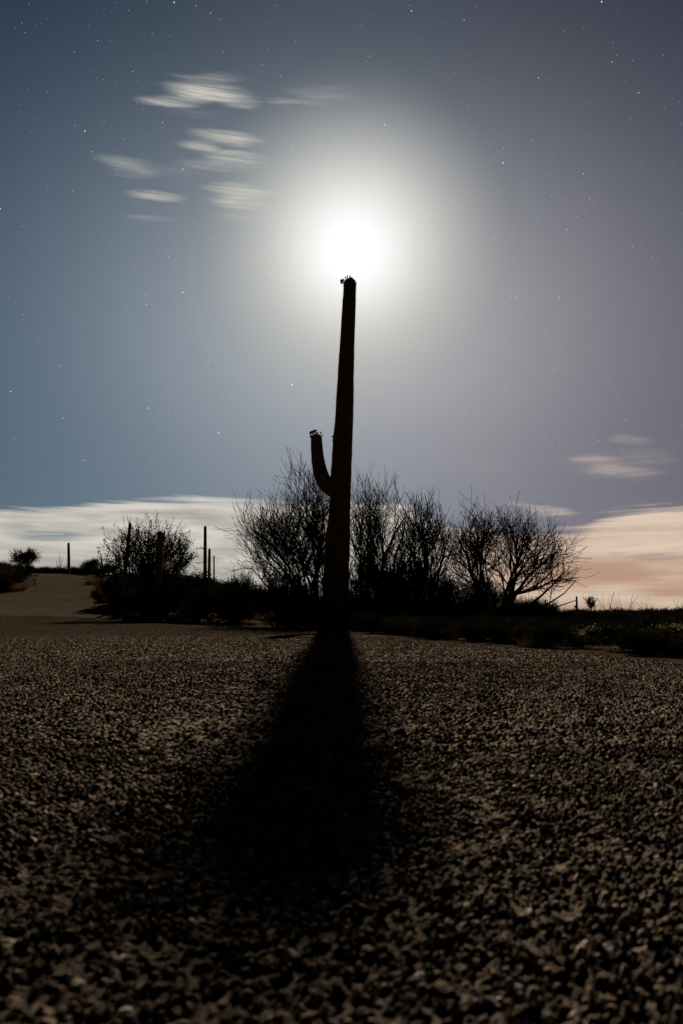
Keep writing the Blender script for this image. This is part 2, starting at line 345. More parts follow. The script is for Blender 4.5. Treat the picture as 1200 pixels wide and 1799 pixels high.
def chip_mat(near):
    m = bpy.data.materials.new('chip_seal' if near else 'chip_seal_far'); m.use_nodes = True; t = m.node_tree; n = t.nodes; l = t.links
    p = n['Principled BSDF']; tc = n.new('ShaderNodeTexCoord')
    v = n.new('ShaderNodeTexVoronoi'); v.inputs['Scale'].default_value = 70; l.new(tc.outputs['Object'], v.inputs['Vector'])
    z = n.new('ShaderNodeTexNoise'); z.inputs['Scale'].default_value = 420 if near else 26; z.inputs['Detail'].default_value = 5; z.inputs['Roughness'].default_value = .7; l.new(tc.outputs['Object'], z.inputs['Vector'])
    if near:
        a = n.new('ShaderNodeVertexColor'); a.layer_name = 'Col'
        sp_ = n.new('ShaderNodeMix'); sp_.data_type = 'RGBA'; sp_.blend_type = 'MULTIPLY'; sp_.inputs[0].default_value = .7
        r = n.new('ShaderNodeValToRGB'); r.color_ramp.elements[0].color = (.35, .35, .35, 1); r.color_ramp.elements[1].color = (1.6, 1.6, 1.6, 1)
        r.color_ramp.elements[0].position = .3; r.color_ramp.elements[1].position = .7
        l.new(z.outputs[0], r.inputs[0]); l.new(a.outputs[0], sp_.inputs[6]); l.new(r.outputs[0], sp_.inputs[7]); l.new(sp_.outputs[2], p.inputs['Base Color'])
        bp = n.new('ShaderNodeBump'); bp.inputs['Strength'].default_value = .45; bp.inputs['Distance'].default_value = .002; l.new(z.outputs[0], bp.inputs['Height']); l.new(bp.outputs[0], p.inputs['Normal'])
    else:
        s = n.new('ShaderNodeSeparateColor'); l.new(v.outputs['Color'], s.inputs[0])
        r = n.new('ShaderNodeValToRGB'); l.new(s.outputs[0], r.inputs[0]); e = r.color_ramp.elements
        e[0].color = (.001, .001, .0008, 1); e[1].color = (.20, .17, .13, 1); e.new(.95).color = (.034, .027, .019, 1); e.new(.4).color = (.006, .005, .004, 1)
        l.new(r.outputs[0], p.inputs['Base Color'])
        ad_ = n.new('ShaderNodeMath'); ad_.operation = 'MULTIPLY_ADD'; l.new(s.outputs[1], ad_.inputs[0]); ad_.inputs[1].default_value = 1.0; l.new(z.outputs[0], ad_.inputs[2])
        bp = n.new('ShaderNodeBump'); bp.inputs['Strength'].default_value = 1; bp.inputs['Distance'].default_value = .012; l.new(ad_.outputs[0], bp.inputs['Height']); l.new(bp.outputs[0], p.inputs['Normal'])
    df = n.new('ShaderNodeBsdfDiffuse'); df.inputs['Roughness'].default_value = .3
    for key, src in (('Base Color', 'Color'), ('Normal', 'Normal')):
        l.new(p.inputs[key].links[0].from_socket, df.inputs[src])
    gl = n.new('ShaderNodeBsdfGlossy'); gl.inputs['Roughness'].default_value = .5; gl.inputs['Color'].default_value = (.5, .42, .33, 1); l.new(p.inputs['Normal'].links[0].from_socket, gl.inputs['Normal'])
    mx = n.new('ShaderNodeMixShader'); mx.inputs[0].default_value = .012 if near else 0
    l.new(df.outputs[0], mx.inputs[1]); l.new(gl.outputs[0], mx.inputs[2]); l.new(mx.outputs[0], n['Material Output'].inputs[0])
    return m
pm = mesh_np('pavement', np.concatenate(VV), np.concatenate(FF), [chip_mat(True), chip_mat(False)], np.concatenate(MI))
ca = pm.color_attributes.new('Col', 'FLOAT_COLOR', 'POINT'); cc = np.concatenate(CC); ca.data.foreach_set('color', np.concatenate([cc, np.ones((len(cc), 1))], 1).astype(np.float32).ravel())
pav = obj('pavement', pm); tag(pav, 'coarse dark chip-sealed pavement in the foreground', kind='structure')

# the old smooth road climbing away at the left
m_road = mat('worn_asphalt', (.016, .0132, .0100), 1, scale=1.6, base2=(.024, .0198, .0150), bump=.5, bscale=60, spec=0)
gy = np.concatenate([np.arange(23.6, 56, .25)]); t = np.linspace(0, 1, 50)
Yg, Tg = np.meshgrid(gy, t, indexing='ij'); wob = .25 * vnoise(Yg * 0, Yg, 1.1, 4)
Xg = (xl(Yg) + wob) * (1 - Tg) + (xr(Yg) + .3 * vnoise(Yg * 0 + 3, Yg, 1.3, 2)) * Tg
Zg = zf(Xg, Yg) + .012 + .10 * Tg * (1 - Tg) - .05 * sst(24.4, 23.6, Yg) + .03 * vnoise(Xg, Yg, 1.8, 9)
ny, nx = Xg.shape; i = np.arange(nx - 1)[None] + np.arange(ny - 1)[:, None] * nx
road = obj('road', mesh_np('road', np.stack([Xg.ravel(), Yg.ravel(), Zg.ravel()], 1), np.stack([i, i + 1, i + nx + 1, i + nx], -1).reshape(-1, 4), m_road, smooth=True))
tag(road, 'smooth asphalt road curving uphill at the left', kind='structure')

# ------------------------------------------------------------------ plant builders
def tubes(segs, sides):
    """segs: array (n,8) p0 p1 r0 r1 -> V, F"""
    A = np.asarray(segs, float); p0 = A[:, :3]; p1 = A[:, 3:6]; r0 = A[:, 6:7]; r1 = A[:, 7:8]
    d = p1 - p0; d /= np.linalg.norm(d, axis=1, keepdims=True) + 1e-9
    ref = np.where(np.abs(d[:, 2:3]) > .9, np.array([[1., 0, 0]]), np.array([[0, 0, 1.]]))
    u = np.cross(d, ref); u /= np.linalg.norm(u, axis=1, keepdims=True); w = np.cross(d, u)
    ring = []
    for (p, r) in ((p0, r0), (p1, r1)):
        for k in range(sides):
            a = 2 * math.pi * k / sides; ring.append(p + r * (math.cos(a) * u + math.sin(a) * w))
    V = np.stack(ring, 1).reshape(-1, 3); n = len(A); b = np.arange(n)[:, None] * 2 * sides
    F = np.stack([np.stack([b[:, 0] + k, b[:, 0] + (k + 1) % sides, b[:, 0] + sides + (k + 1) % sides, b[:, 0] + sides + k], 1) for k in range(sides)], 1).reshape(-1, 4)
    return V, F
def leaves(P, size, g, asp=.5):
    """rhombic leaf quads at points P"""
    P = np.asarray(P); n = len(P); a = g.normal(size=(n, 3)); a /= np.linalg.norm(a, axis=1, keepdims=True)
    b = g.normal(size=(n, 3)); b = np.cross(a, b); b /= np.linalg.norm(b, axis=1, keepdims=True)
    s = (size * g.uniform(.5, 1.3, n))[:, None]
    nrm = np.cross(a, b)
    V = np.stack([P - a * s * .5, P + b * s * asp * .5 + nrm * s * .08, P + a * s * .5, P - b * s * asp * .5 + nrm * s * .08], 1).reshape(-1, 3)
    return V, np.arange(n * 4).reshape(n, 4)
def grow(g, stems, env, maxlev, ratio=(.45, .72), kids=(2, 4), ang=(22, 52), up=.10, jit=.16, rtip=.004, nseg=5, taper=.55, prob=1.0):
    """stems: (p, dir, length, radius). returns segs (p0,p1,r0,r1,level)"""
    out = []
    def br(p, d, Ln, r, lev):
        n = max(3, nseg - (lev > 1)); rr = r; es = g.uniform(.88, 1.18)
        for i in range(n):
            d = d + g.normal(size=3) * jit + np.array([0, 0, up * (1 + .5 * lev)]); d /= np.linalg.norm(d)
            q = p + d * Ln / n
            if 0 < lev < maxlev and not env(q * es): return
            r2 = max(rtip, r * (1 - (1 - (taper if lev else .25)) * (i + 1) / n))
            out.append((*p, *q, rr, r2, lev)); rr = r2; p = q
            if lev < maxlev and i >= (1 if lev == 0 else 0):
                for _ in range(g.integers(kids[0], kids[1] + 1) if lev else g.integers(kids[0], kids[1] + 1) + 0):
                    if lev and g.random() > prob: continue
                    th = math.radians(g.uniform(*ang)); ph = g.uniform(0, 2 * math.pi)
                    u = np.cross(d, [.3, .5, .8]); u /= np.linalg.norm(u); w = np.cross(d, u)
                    dd = d * math.cos(th) + math.sin(th) * (math.cos(ph) * u + math.sin(ph) * w)
                    br(q, dd, Ln * g.uniform(*ratio), max(rtip, r2 * g.uniform(.5, .72)), lev + 1)
    for s in stems: br(np.array(s[0], float), np.array(s[1], float) / np.linalg.norm(s[1]), s[2], s[3], 0)
    return np.array(out)

m_bark = mat('dark_bark', (.014, .011, .008), .9, scale=30, base2=(.030, .023, .016), spec=0, bump=.5, bscale=80)
m_twig = mat('twig', (.012, .010, .006), .9, scale=20, base2=(.024, .020, .012), spec=0)
m_leaf = mat('leaf', (.009, .0098, .005), .9, scale=5, base2=(.020, .020, .010), trans=.06, spec=0)
m_leaf2 = mat('green_leaf', (.012, .015, .004), .7, scale=7, base2=(.050, .050, .014), trans=.45, spec=.2)
m_dry = mat('dry_grass', (.15, .092, .032), .8, scale=9, base2=(.27, .17, .06), trans=.45, spec=0)
m_brush = mat('brown_brush', (.022, .014, .006), .9, scale=7, base2=(.050, .032, .013), trans=.2, spec=0)
m_sag = mat('cactus_skin', (.090, .062, .030), .8, scale=5, base2=(.165, .115, .055), bump=.5, bscale=60, spec=.1)
m_spine = mat('spine', (.30, .24, .17), .6, scale=20, trans=.4)
m_fruit = mat('cactus_fruit', (.04, .025, .015), .9, scale=40, spec=0)

def ellenv(es):
    E = np.array(es, float)
    def f(q): return bool((((q[None] - E[:, :3]) / E[:, 3:]) ** 2).sum(1).min() < 1)
    return f
def build_tree(name, loc, stems, env, label, cat, group, seed, maxlev=4, short=1.0, leaf=0, leafsize=.03, leafmat=None, rtip=.0042, **kw):
    g = np.random.default_rng(seed); s = grow(g, [(p, d, l * short, r) for p, d, l, r in stems], env, maxlev, rtip=rtip, **kw)
    e = empty(name, loc); tag(e, label, cat, group)
    big = s[s[:, 8] <= 1]; small = s[s[:, 8] > 1]
    V, F = tubes(big[:, :8], 7); obj('trunk', mesh_np('trunk', V, F, m_bark, smooth=True), e)
    V, F = tubes(small[:, :8], 3); obj('crown', mesh_np('crown', V, F, m_twig), e)
    if leaf:
        t = small[small[:, 8] >= maxlev - 1]; k = g.integers(0, len(t), leaf); u = g.random((leaf, 1))
        P = t[k, :3] * (1 - u) + t[k, 3:6] * u + g.normal(size=(leaf, 3)) * leafsize * .6
        V, F = leaves(P, leafsize, g); obj('foliage', mesh_np('foliage', V, F, leafmat or m_leaf), e)
    print(name, len(s))
    return e
def base_at(px, Y, py=None):
    p = at(px, 1072, Y); return Vector((p.x, Y, float(gz(p.x, Y))))
def loc_env(base, pts, ry):
    """crown outline blobs: (px,py, halfwidth px, halfheight px) at the base's distance -> local ellipsoids"""
    es = []
    for (px, py, hw, hh) in pts:
        c = at(px, py, base.y) - base; k = base.y / FPX; es.append((c.x, 0, c.z, hw * k, ry, hh * k))
    return ellenv(es)

# --- the four bare trees standing behind the saguaro
def stem_to(base, px, py, Ln, r, dy=0.0, foot=(0, 0)):
    p = at(px, py, base.y) - base; d = Vector((p.x - foot[0], dy, p.z)); d.normalize(); return ((foot[0], foot[1], 0), tuple(d), Ln, r)
b = base_at(548, 17.5)
build_tree('bare_tree', b, [stem_to(b, *a) for a in [(440, 940, 2.6, .045, .3), (470, 900, 2.9, .05, -.3), (500, 870, 3.1, .05, .2), (530, 845, 3.3, .05, -.2), (545, 850, 3.2, .045, .5), (575, 900, 2.6, .04, -.5), (425, 1000, 2.4, .04, .1), (510, 900, 2.6, .04, .8), (455, 970, 2.3, .035, -.8), (590, 930, 2.3, .04, .2), (605, 960, 2.1, .04, .2)]],
           loc_env(b, [(500, 950, 88, 62), (540, 900, 44, 62), (465, 970, 62, 62), (535, 990, 90, 70), (580, 940, 40, 60)], 1.5), 'wide bare desert tree left of the tall saguaro, its twigs leaning out to the left', 'tree', None, 21,
           maxlev=3, kids=(1, 3), prob=.92, short=.97, up=.07, ratio=(.42, .68), taper=.5)
b = base_at(665, 18.5)
build_tree('bare_tree', b, [stem_to(b, *a) for a in [(632, 860, 3.6, .05, .3), (648, 845, 3.8, .05, -.3), (662, 850, 3.8, .055, .2), (690, 848, 3.8, .055, -.2), (705, 880, 3.3, .05, .4), (620, 900, 3.1, .045, -.6), (680, 880, 3.2, .05, .7), (720, 920, 2.6, .04, .0), (610, 940, 2.4, .04, .3)]],
           loc_env(b, [(650, 915, 44, 76), (690, 905, 28, 66), (670, 980, 75, 70), (712, 940, 30, 45)], 1.3), 'tall bare desert tree directly right of the tall saguaro, its twigs the highest of all', 'tree', None, 35,
           maxlev=3, kids=(1, 3), prob=.88, short=.87, up=.10, ratio=(.42, .66), taper=.5)
b = base_at(750, 16.5)
build_tree('bare_tree', b, [stem_to(b, *a) for a in [(715, 920, 2.3, .04, .3), (735, 905, 2.5, .045, -.3), (755, 905, 2.5, .045, .2), (780, 925, 2.3, .04, -.2), (800, 945, 2.2, .04, .4), (700, 960, 2.0, .035, -.6), (765, 930, 2.2, .04, .7), (820, 990, 1.8, .035, .0)]],
           loc_env(b, [(740, 950, 44, 52), (775, 970, 42, 50), (755, 1000, 72, 55)], 1.3), 'dense low bare tree between the tallest bare tree and the rightmost one', 'tree', None, 47,
           maxlev=3, kids=(1, 3), prob=.92, short=.95, up=.10, ratio=(.45, .7), taper=.5)
b = base_at(880, 15.5)
build_tree('bare_tree', b, [stem_to(b, *a) for a in [(818, 930, 2.5, .05, .3), (835, 905, 2.7, .055, -.3), (870, 915, 2.6, .055, .2), (905, 925, 2.5, .055, -.2), (935, 940, 2.5, .05, .4), (970, 950, 2.5, .05, -.4), (990, 990, 2.3, .045, .1), (1000, 1030, 2.2, .035, .2), (1005, 1010, 2.4, .035, -.2), (850, 960, 2.2, .04, .8), (920, 970, 2.2, .04, -.8), (800, 980, 2.0, .035, .0)]],
           loc_env(b, [(838, 950, 34, 50), (880, 960, 62, 50), (930, 978, 62, 50), (970, 1000, 44, 50), (890, 1010, 90, 50), (825, 990, 40, 60)], 1.3), 'spreading bare tree at the right end of the row, branches sweeping low to the right', 'tree', None, 58,
           maxlev=3, kids=(1, 3), prob=.96, short=.86, up=.04, ratio=(.42, .66), taper=.5)
# --- leafy tree at the left with saguaros in front
b = base_at(265, 23.5)
build_tree('leafy_tree', b, [stem_to(b, *a) for a in [(200, 960, 2.0, .04, .3), (225, 940, 2.3, .045, -.3), (250, 930, 2.5, .045, .2), (275, 930, 2.5, .045, -.2), (305, 935, 2.4, .045, .4), (335, 950, 2.2, .04, -.4), (350, 975, 1.9, .035, .1), (190, 990, 1.9, .035, .2), (240, 960, 2.0, .04, .8), (290, 960, 2.0, .04, -.8), (320, 975, 1.9, .04, .6)]],
           loc_env(b, [(203, 988, 26, 34), (225, 975, 40, 38), (262, 965, 46, 38), (312, 975, 42, 36), (270, 1020, 90, 50)], 1.5), 'rounded small-leaved tree at the left with two saguaros rising in front of it', 'tree', None, 63,
           maxlev=3, kids=(1, 2), up=.06, ratio=(.42, .66), taper=.5, leaf=15000, leafsize=.066, rtip=.006)
# --- small tree on the rise at the far left
b = base_at(42, 50)
build_tree('crest_tree', b, [stem_to(b, *a) for a in [(20, 985, 1.3, .035, .3), (35, 975, 1.4, .035, -.3), (52, 974, 1.4, .035, .2), (66, 984, 1.3, .035, -.2), (45, 980, 1.3, .035, .8)]],
           loc_env(b, [(34, 979, 14, 9), (55, 979, 13, 9), (64, 988, 9, 10), (42, 1000, 30, 16)], 1.5), 'small round-headed tree on the crest above the road, far left', 'tree', None, 71,
           maxlev=3, kids=(1, 2), up=.03, ratio=(.5, .75), taper=.5, rtip=.012, leaf=3200, leafsize=.08, prob=1.0)

# --- saguaros
def saguaro_mesh(cl, ribs=19, nseg=6, depth=.11, zr=None):
    """cl: list of (x,y,z,r) along the stem, last ones rounding off. returns V,F and rib crest points"""
    cl = np.array(cl, float); k = np.concatenate([[0], np.cumsum(np.linalg.norm(np.diff(cl[:, :3], axis=0), axis=1))])
    s = np.arange(0, k[-1], .035); s = np.append(s, k[-1]); C = np.stack([np.interp(s, k, cl[:, i]) for i in range(4)], 1)
    for _ in range(6): C[1:-1, :3] = (C[:-2, :3] + 2 * C[1:-1, :3] + C[2:, :3]) / 4
    T = np.gradient(C[:, :3], axis=0); T /= np.linalg.norm(T, axis=1, keepdims=True)
    R0 = C[:, 3]; tip = k[-1] - s; rt = R0[-1] if False else R0
    cap = np.sqrt(np.clip(1 - (1 - np.clip(tip / (R0 * 1.1), 0, 1)) ** 2, 0.0008, 1)); Rr = R0 * cap
    Rr = Rr * (1 + .07 * vnoise(s, s * 0, .5, 3) + .035 * vnoise(s, s * 0, .14, 5))
    U = np.cross(T, [0, 1, 0]); U /= np.linalg.norm(U, axis=1, keepdims=True); Wv = np.cross(T, U)
    na = ribs * nseg; a = np.arange(na) / na * 2 * math.pi
    prof = 1 - depth * (1 - np.abs(np.cos(a * ribs / 2)) ** .8)
    V = C[:, None, :3] + (Rr[:, None, None] * prof[None, :, None]) * (np.cos(a)[None, :, None] * U[:, None] + np.sin(a)[None, :, None] * Wv[:, None])
    nr = len(s); i = np.arange(nr - 1)[:, None] * na; j = np.arange(na)[None]; j2 = (j + 1) % na
    F = np.stack([i + j, i + j2, i + na + j2, i + na + j], -1).reshape(-1, 4)
    crest = V[:, ::nseg, :]; outw = crest - C[:, None, :3]; outw /= np.linalg.norm(outw, axis=2, keepdims=True) + 1e-9
    return V.reshape(-1, 3), F, crest, outw, T
def spines(crest, outw, T, g, step=1, n=3, ln=.035):
    segs = []
    c = crest[::step]; o = outw[::step]; t = T[::step]
    P = c.reshape(-1, 3); O = o.reshape(-1, 3); Tt = np.repeat(t, c.shape[1], 0)
    for k in range(n):
        d = O + g.normal(size=P.shape) * .55; d /= np.linalg.norm(d, axis=1, keepdims=True)
        l = ln * g.uniform(.5, 1.2, (len(P), 1)); p = P + Tt * g.uniform(-.015, .015, (len(P), 1))
        segs.append(np.concatenate([p - d * .004, p + d * l, np.full((len(P), 1), .0011), np.full((len(P), 1), .0004)], 1))
    return tubes(np.concatenate(segs), 3)
def fruit(base, d, ln, r):
    """a stalk with a swollen withered head"""
    d = np.array(d, float); d /= np.linalg.norm(d); b_ = np.array(base, float); out = []
    prof = [(0, .45), (.35, .40), (.6, .45), (.72, .95), (.88, 1.15), (.97, .8), (1.0, .3)]
    for (a, ra), (c_, rc) in zip(prof[:-1], prof[1:]): out.append((*(b_ + d * ln * a), *(b_ + d * ln * c_), r * ra, r * rc))
    return out
YS = 15.5
rows = [(1120, 566, 614), (1060, 567, 613), (1020, 568, 612.8), (980, 571, 613.3), (940, 574, 614), (910, 578, 614.5), (880, 579.7, 615.4), (840, 581, 616.8), (800, 584, 618), (770, 586, 618.8), (740, 589.5, 619.8),
        (700, 591.3, 621), (650, 594.4, 621.5), (600, 598, 622.5), (560, 600.3, 624), (525, 602.5, 625), (495, 605, 625.3), (488, 607, 625)]
base_z = float(gz(at(590, 1102, YS).x, YS)); sb = at(590, 1102, YS); sb.z = base_z
cl = []
for (py, x0, x1) in rows:
    a = at(x0, py, YS); c_ = at(x1, py, YS); m_ = (a + c_) / 2 - sb
    cl.append((m_.x, 0, m_.z if py < 1110 else -.25, (c_ - a).length / 2 * 1.03))
sag = empty('saguaro', sb); tag(sag, 'tall saguaro with one raised arm, silhouetted under the glare in the middle', 'cactus')
g = np.random.default_rng(5)
V, F, cr, ow_, T = saguaro_mesh(cl, ribs=21, nseg=6, depth=.14)
obj('stem', mesh_np('stem', V, F, m_sag, smooth=True), sag)
V, F = spines(cr, ow_, T, g, 1, 3, .03); o = obj('spine', mesh_np('spine', V, F, m_spine), sag); o['kind'] = 'stuff'
# arm
ap = [(592, 862, 26, -.02), (580, 859, 26, -.05), (569, 847, 25, -.1), (563, 832, 23.5, -.1), (559, 812, 21, -.1), (557, 790, 19.5, -.1), (556, 770, 18.2, -.1), (556, 763, 18, -.1)]
acl = []
for (px, py, w, dy) in ap:
    p = at(px, py, YS) - sb; acl.append((p.x, dy, p.z, w * YS / FPX / 2 * 1.10))
V, F, cr, ow_, T = saguaro_mesh(acl, ribs=14, nseg=6, depth=.10)
arm = obj('arm', mesh_np('arm', V, F, m_sag, smooth=True), sag)
V, F = spines(cr, ow_, T, g, 1, 3, .028); o = obj('spine', mesh_np('arm_spine', V, F, m_spine), arm); o['kind'] = 'stuff'
def put_fruit(px, py, ang, tilt, ln, r, dep, parent):
    p = at(px, py, YS) - sb; d = (math.sin(R(ang)), tilt, math.cos(R(ang)))
    V, F = tubes(np.array(fruit((p.x, dep, p.z), d, ln * 1.0, r * 1.6)), 8); obj('fruit', mesh_np('fruit', V, F, m_fruit, smooth=True), parent)
for a in [(606, 500, -72, .1, .11, .020), (606, 499, -58, -.2, .13, .022), (607, 497, -42, .2, .10, .016), (609, 494, -24, -.1, .09, .012), (611, 492, -8, .1, .10, .010), (614, 491, 12, -.2, .07, .012), (606, 503, -95, -.3, .05, .008), (617, 492, 25, .2, .05, .012), (624, 501, 62, .1, .045, .006)]:
    put_fruit(*a, -.05, sag)
for a in [(549, 768, -70, .1, .08, .020), (550, 765, -50, -.3, .12, .022), (551, 764, -62, .3, .13, .02), (552, 763, -20, -.2, .09, .024), (554, 762, -5, .2, .09, .022), (550, 764, -35, .4, .10, .02), (557, 763, 20, .1, .05, .014), (562, 765, 35, -.2, .09, .014), (563, 768, 75, .1, .07, .014), (556, 764, 50, .1, .05, .012), (549, 769, -100, .1, .07, .016)]:
    put_fruit(*a[:4], a[4] * .72, a[5] * 1.15, -.1, arm)
for a in [(588, 772, -45, .1, .09, .014), (588, 776, -95, -.1, .05, .016), (588, 768, -12, .2, .08, .010), (588, 774, -70, .2, .05, .012)]:
    put_fruit(*a, -.08, sag)

def small_saguaro(px, ytop, wpx, Y, label, lean=0.0, arms=(), ybase=None):
    b_ = base_at(px - lean * 1.0, Y); p = at(px, ytop, Y) - b_; r = wpx * Y / FPX / 2
    e = empty('saguaro', b_); tag(e, label, 'cactus')
    h = p.z; x1 = p.x
    cl = [(0, 0, -.2, r * 1.0), (x1 * .3, 0, h * .3, r * 1.08), (x1 * .6, 0, h * .6, r * 1.03), (x1 * .97, 0, h * .97, r * .85), (x1, 0, h, r * .8)]
    V, F, cr, o_, T = saguaro_mesh(cl, ribs=15, nseg=4, depth=.12)
    obj('stem', mesh_np('stem', V, F, m_sag, smooth=True), e)
    for (zf_, dx, up_, rr) in arms:
        z0 = h * zf_; xs_ = x1 * zf_; V, F, *_r = saguaro_mesh([(xs_, 0, z0, rr), (xs_ + dx * .6, -.02, z0 + .03, rr), (xs_ + dx, -.04, z0 + .14, rr), (xs_ + dx, -.04, z0 + up_, rr * .9), (xs_ + dx, -.04, z0 + up_ + .03, rr * .85)], ribs=11, nseg=4)
        obj('arm', mesh_np('arm', V, F, m_sag, smooth=True), e)
    return e
small_saguaro(229, 918, 6.5, 26.5, 'thin leaning saguaro in front of the leafy tree at the left', lean=17, arms=((.62, .12, .25, .05),))
small_saguaro(282, 932, 13.5, 21.0, 'thick short saguaro with a small bud at its right shoulder, in the leafy tree', lean=5, arms=((.86, .135, .36, .028),))
small_saguaro(360.5, 923, 6.0, 30.0, 'tall slim saguaro just right of the leafy tree', lean=0)
small_saguaro(368, 963, 5.2, 31.0, 'short saguaro close to the right of a taller slim one', lean=1)
small_saguaro(376, 975, 2.8, 33.0, 'tiny saguaro, smallest of the three right of the leafy tree')
small_saguaro(120.5, 953, 4.6, 50.0, 'slim lone saguaro standing above the crest of the road', lean=3)
small_saguaro(178, 981, 3.2, 44.0, 'stubby saguaro low at the left edge of the leafy tree')
small_saguaro(857, 1020, 9.5, 14.0, 'stubby saguaro half hidden under the rightmost bare tree')
small_saguaro(958, 1053, 3.2, 34.0, 'short distant saguaro under the low branches of the rightmost bare tree', arms=((.5, .10, .18, .035),))
small_saguaro(1013, 1047, 3.6, 36.0, 'small distant saguaro with a stub arm on the right horizon', arms=((.55, -.12, .12, .045),))
small_saguaro(925, 1058, 2.6, 34.0, 'faint stub of a saguaro left of the short distant one')

# --- shrubs
def shrub_proto(kind, seed):
    g = np.random.default_rng(seed); env = ellenv([(0, 0, .42, .75, .75, .58), (.3, .1, .5, .4, .5, .45), (-.35, -.1, .4, .4, .5, .5)])
    st_ = []
    for k in range(11):
        a = g.uniform(0, 6.28); t = g.uniform(.1, .9); st_.append(((.04 * math.cos(a), .04 * math.sin(a), 0), (math.cos(a) * t, math.sin(a) * t, .8), g.uniform(.6, .95), .014))
    s = grow(g, st_, env, 3, rtip=.003, kids=(1, 3) if kind == 'twiggy' else (1, 2), prob=.62 if kind == 'twiggy' else 1, up=.05, ratio=(.4, .65))
    V1, F1 = tubes(s[:, :8], 3)
    t = s[s[:, 8] >= 1]; n = {'dense': 5200, 'brown': 3600, 'green': 2200, 'twiggy': 60, 'sparse': 900}[kind]
    k = g.integers(0, len(t), n); u = g.random((n, 1)); P = t[k, :3] * (1 - u) + t[k, 3:6] * u + g.normal(size=(n, 3)) * .03; P[:, 2] = np.abs(P[:, 2])
    V2, F2 = leaves(P, {'dense': .055, 'brown': .05, 'green': .10, 'sparse': .04, 'twiggy': .03}[kind], g, .5 if kind != 'brown' else .22)
    hmax = max(V1[:, 2].max(), V2[:, 2].max())
    V1 /= hmax; V2 /= hmax
    return mesh_np('stem', V1, F1, m_twig), mesh_np('foliage', V2, F2, {'dense': m_leaf, 'brown': m_brush, 'green': m_leaf2, 'sparse': m_leaf, 'twiggy': m_leaf}[kind])
SH = {k: [shrub_proto(k, 100 + i * 7 + len(k)) for i in range(n)] for k, n in (('dense', 3), ('brown', 2), ('green', 2), ('sparse', 2), ('twiggy', 3))}
def shrub(kind, x, y, h, w, label, group, name='shrub'):
    e = empty(name, (x, y, float(gz(x, y)) - .02), random.uniform(0, 6.28), (w, w, h)); tag(e, label, 'shrub', group)
    ms = random.choice(SH[kind]); obj('stem', ms[0], e); obj('foliage', ms[1], e); return e
def thicket(kind, px0, px1, ytop0, ytop1, Y0, Y1, n, label, group, wmul=1.0, jitter=.25):
    for k in range(n):
        f = (k + random.uniform(.1, .9)) / n; px = px0 + (px1 - px0) * f; Y_ = random.uniform(Y0, Y1)
        yt = ytop0 + (ytop1 - ytop0) * f; b_ = base_at(px, Y_); ht = (at(px, yt, Y_).z - b_.z) * random.uniform(1 - jitter, 1.04)
        if b_.x < float(xr(Y_)) + .5 and b_.x > float(xl(Y_)) - .5: continue
        ht = max(ht, .2); shrub(kind, b_.x, Y_, ht, max(ht * wmul, .35) * random.uniform(.8, 1.15), label, group)
thicket('dense', 188, 250, 1000, 1000, 27.5, 30, 6, 'dark shrub beside the road below the left half of the leafy tree', 'shrubs beside the road under the leafy tree')
thicket('dense', 235, 350, 1005, 1000, 21, 22.8, 10, 'dark dense shrub at the foot of the leafy tree at the left', 'shrubs under the leafy tree')
thicket('dense', 345, 420, 998, 1005, 20, 26, 6, 'dark green shrub between the leafy tree and the wide bare tree', 'shrubs right of the leafy tree')
thicket('dense', 410, 570, 1045, 1048, 15, 17.5, 10, 'black shaded shrub under the wide bare tree left of the tall saguaro', 'shrubs under the wide bare tree')
thicket('dense', 300, 560, 1050, 1062, 12.5, 16, 12, 'low shaded shrub at the pavement edge left of the tall saguaro', 'low shrubs left of the tall saguaro')
thicket('dense', 575, 700, 1035, 1035, 15, 18, 8, 'black shaded shrub right behind the tall saguaro', 'shrubs behind the tall saguaro')
thicket('dense', 690, 850, 1030, 1050, 14, 17, 10, 'black shaded shrub under the dense low bare tree', 'shrubs under the dense bare tree')
thicket('dense', 620, 850, 1062, 1072, 10.8, 13, 12, 'low shaded shrub at the pavement edge right of the tall saguaro', 'low shrubs right of the tall saguaro', 1.2)
thicket('dense', 850, 1010, 1064, 1068, 13, 16, 9, 'dark shrub under the rightmost bare tree', 'shrubs under the rightmost bare tree', 1.3)
thicket('dense', 860, 1090, 1074, 1078, 7.5, 12, 13, 'low dark shrub behind the grass tuft at the right pavement edge', 'low shrubs at the right edge', 1.6)
thicket('dense', 1000, 1230, 1068, 1064, 9, 16, 12, 'low dark shrub in the flat brush at the right', 'low shrubs of the right flat', 1.6)
thicket('dense', 960, 1260, 1066, 1063, 18, 42, 20, 'distant low shrub on the right skyline', 'shrubs on the right skyline', 1.8, .12)
thicket('dense', 560, 960, 1040, 1055, 22, 34, 14, 'distant dark shrub seen through the bare trees', 'shrubs beyond the bare trees', 1.3)
thicket('dense', 330, 560, 1010, 1035, 26, 36, 9, 'distant dark shrub beyond the wide bare tree', 'shrubs beyond the wide bare tree', 1.2)
thicket('dense', 540, 640, 1072, 1074, 13.2, 14.9, 6, 'low black shrub in front of the foot of the tall saguaro', 'shrubs at the foot of the tall saguaro', 1.1)
thicket('twiggy', 405, 470, 975, 960, 15.5, 18, 3, 'bare twiggy bush at the left foot of the wide bare tree', 'twiggy bushes left of the tall saguaro', .7)
thicket('twiggy', 470, 570, 960, 985, 15, 17, 4, 'bare twiggy bush under the crown of the wide bare tree', 'twiggy bushes under the wide bare tree', .65)
thicket('twiggy', 615, 720, 960, 965, 15, 18, 5, 'bare twiggy bush right of the foot of the tall saguaro', 'twiggy bushes right of the tall saguaro', .65)
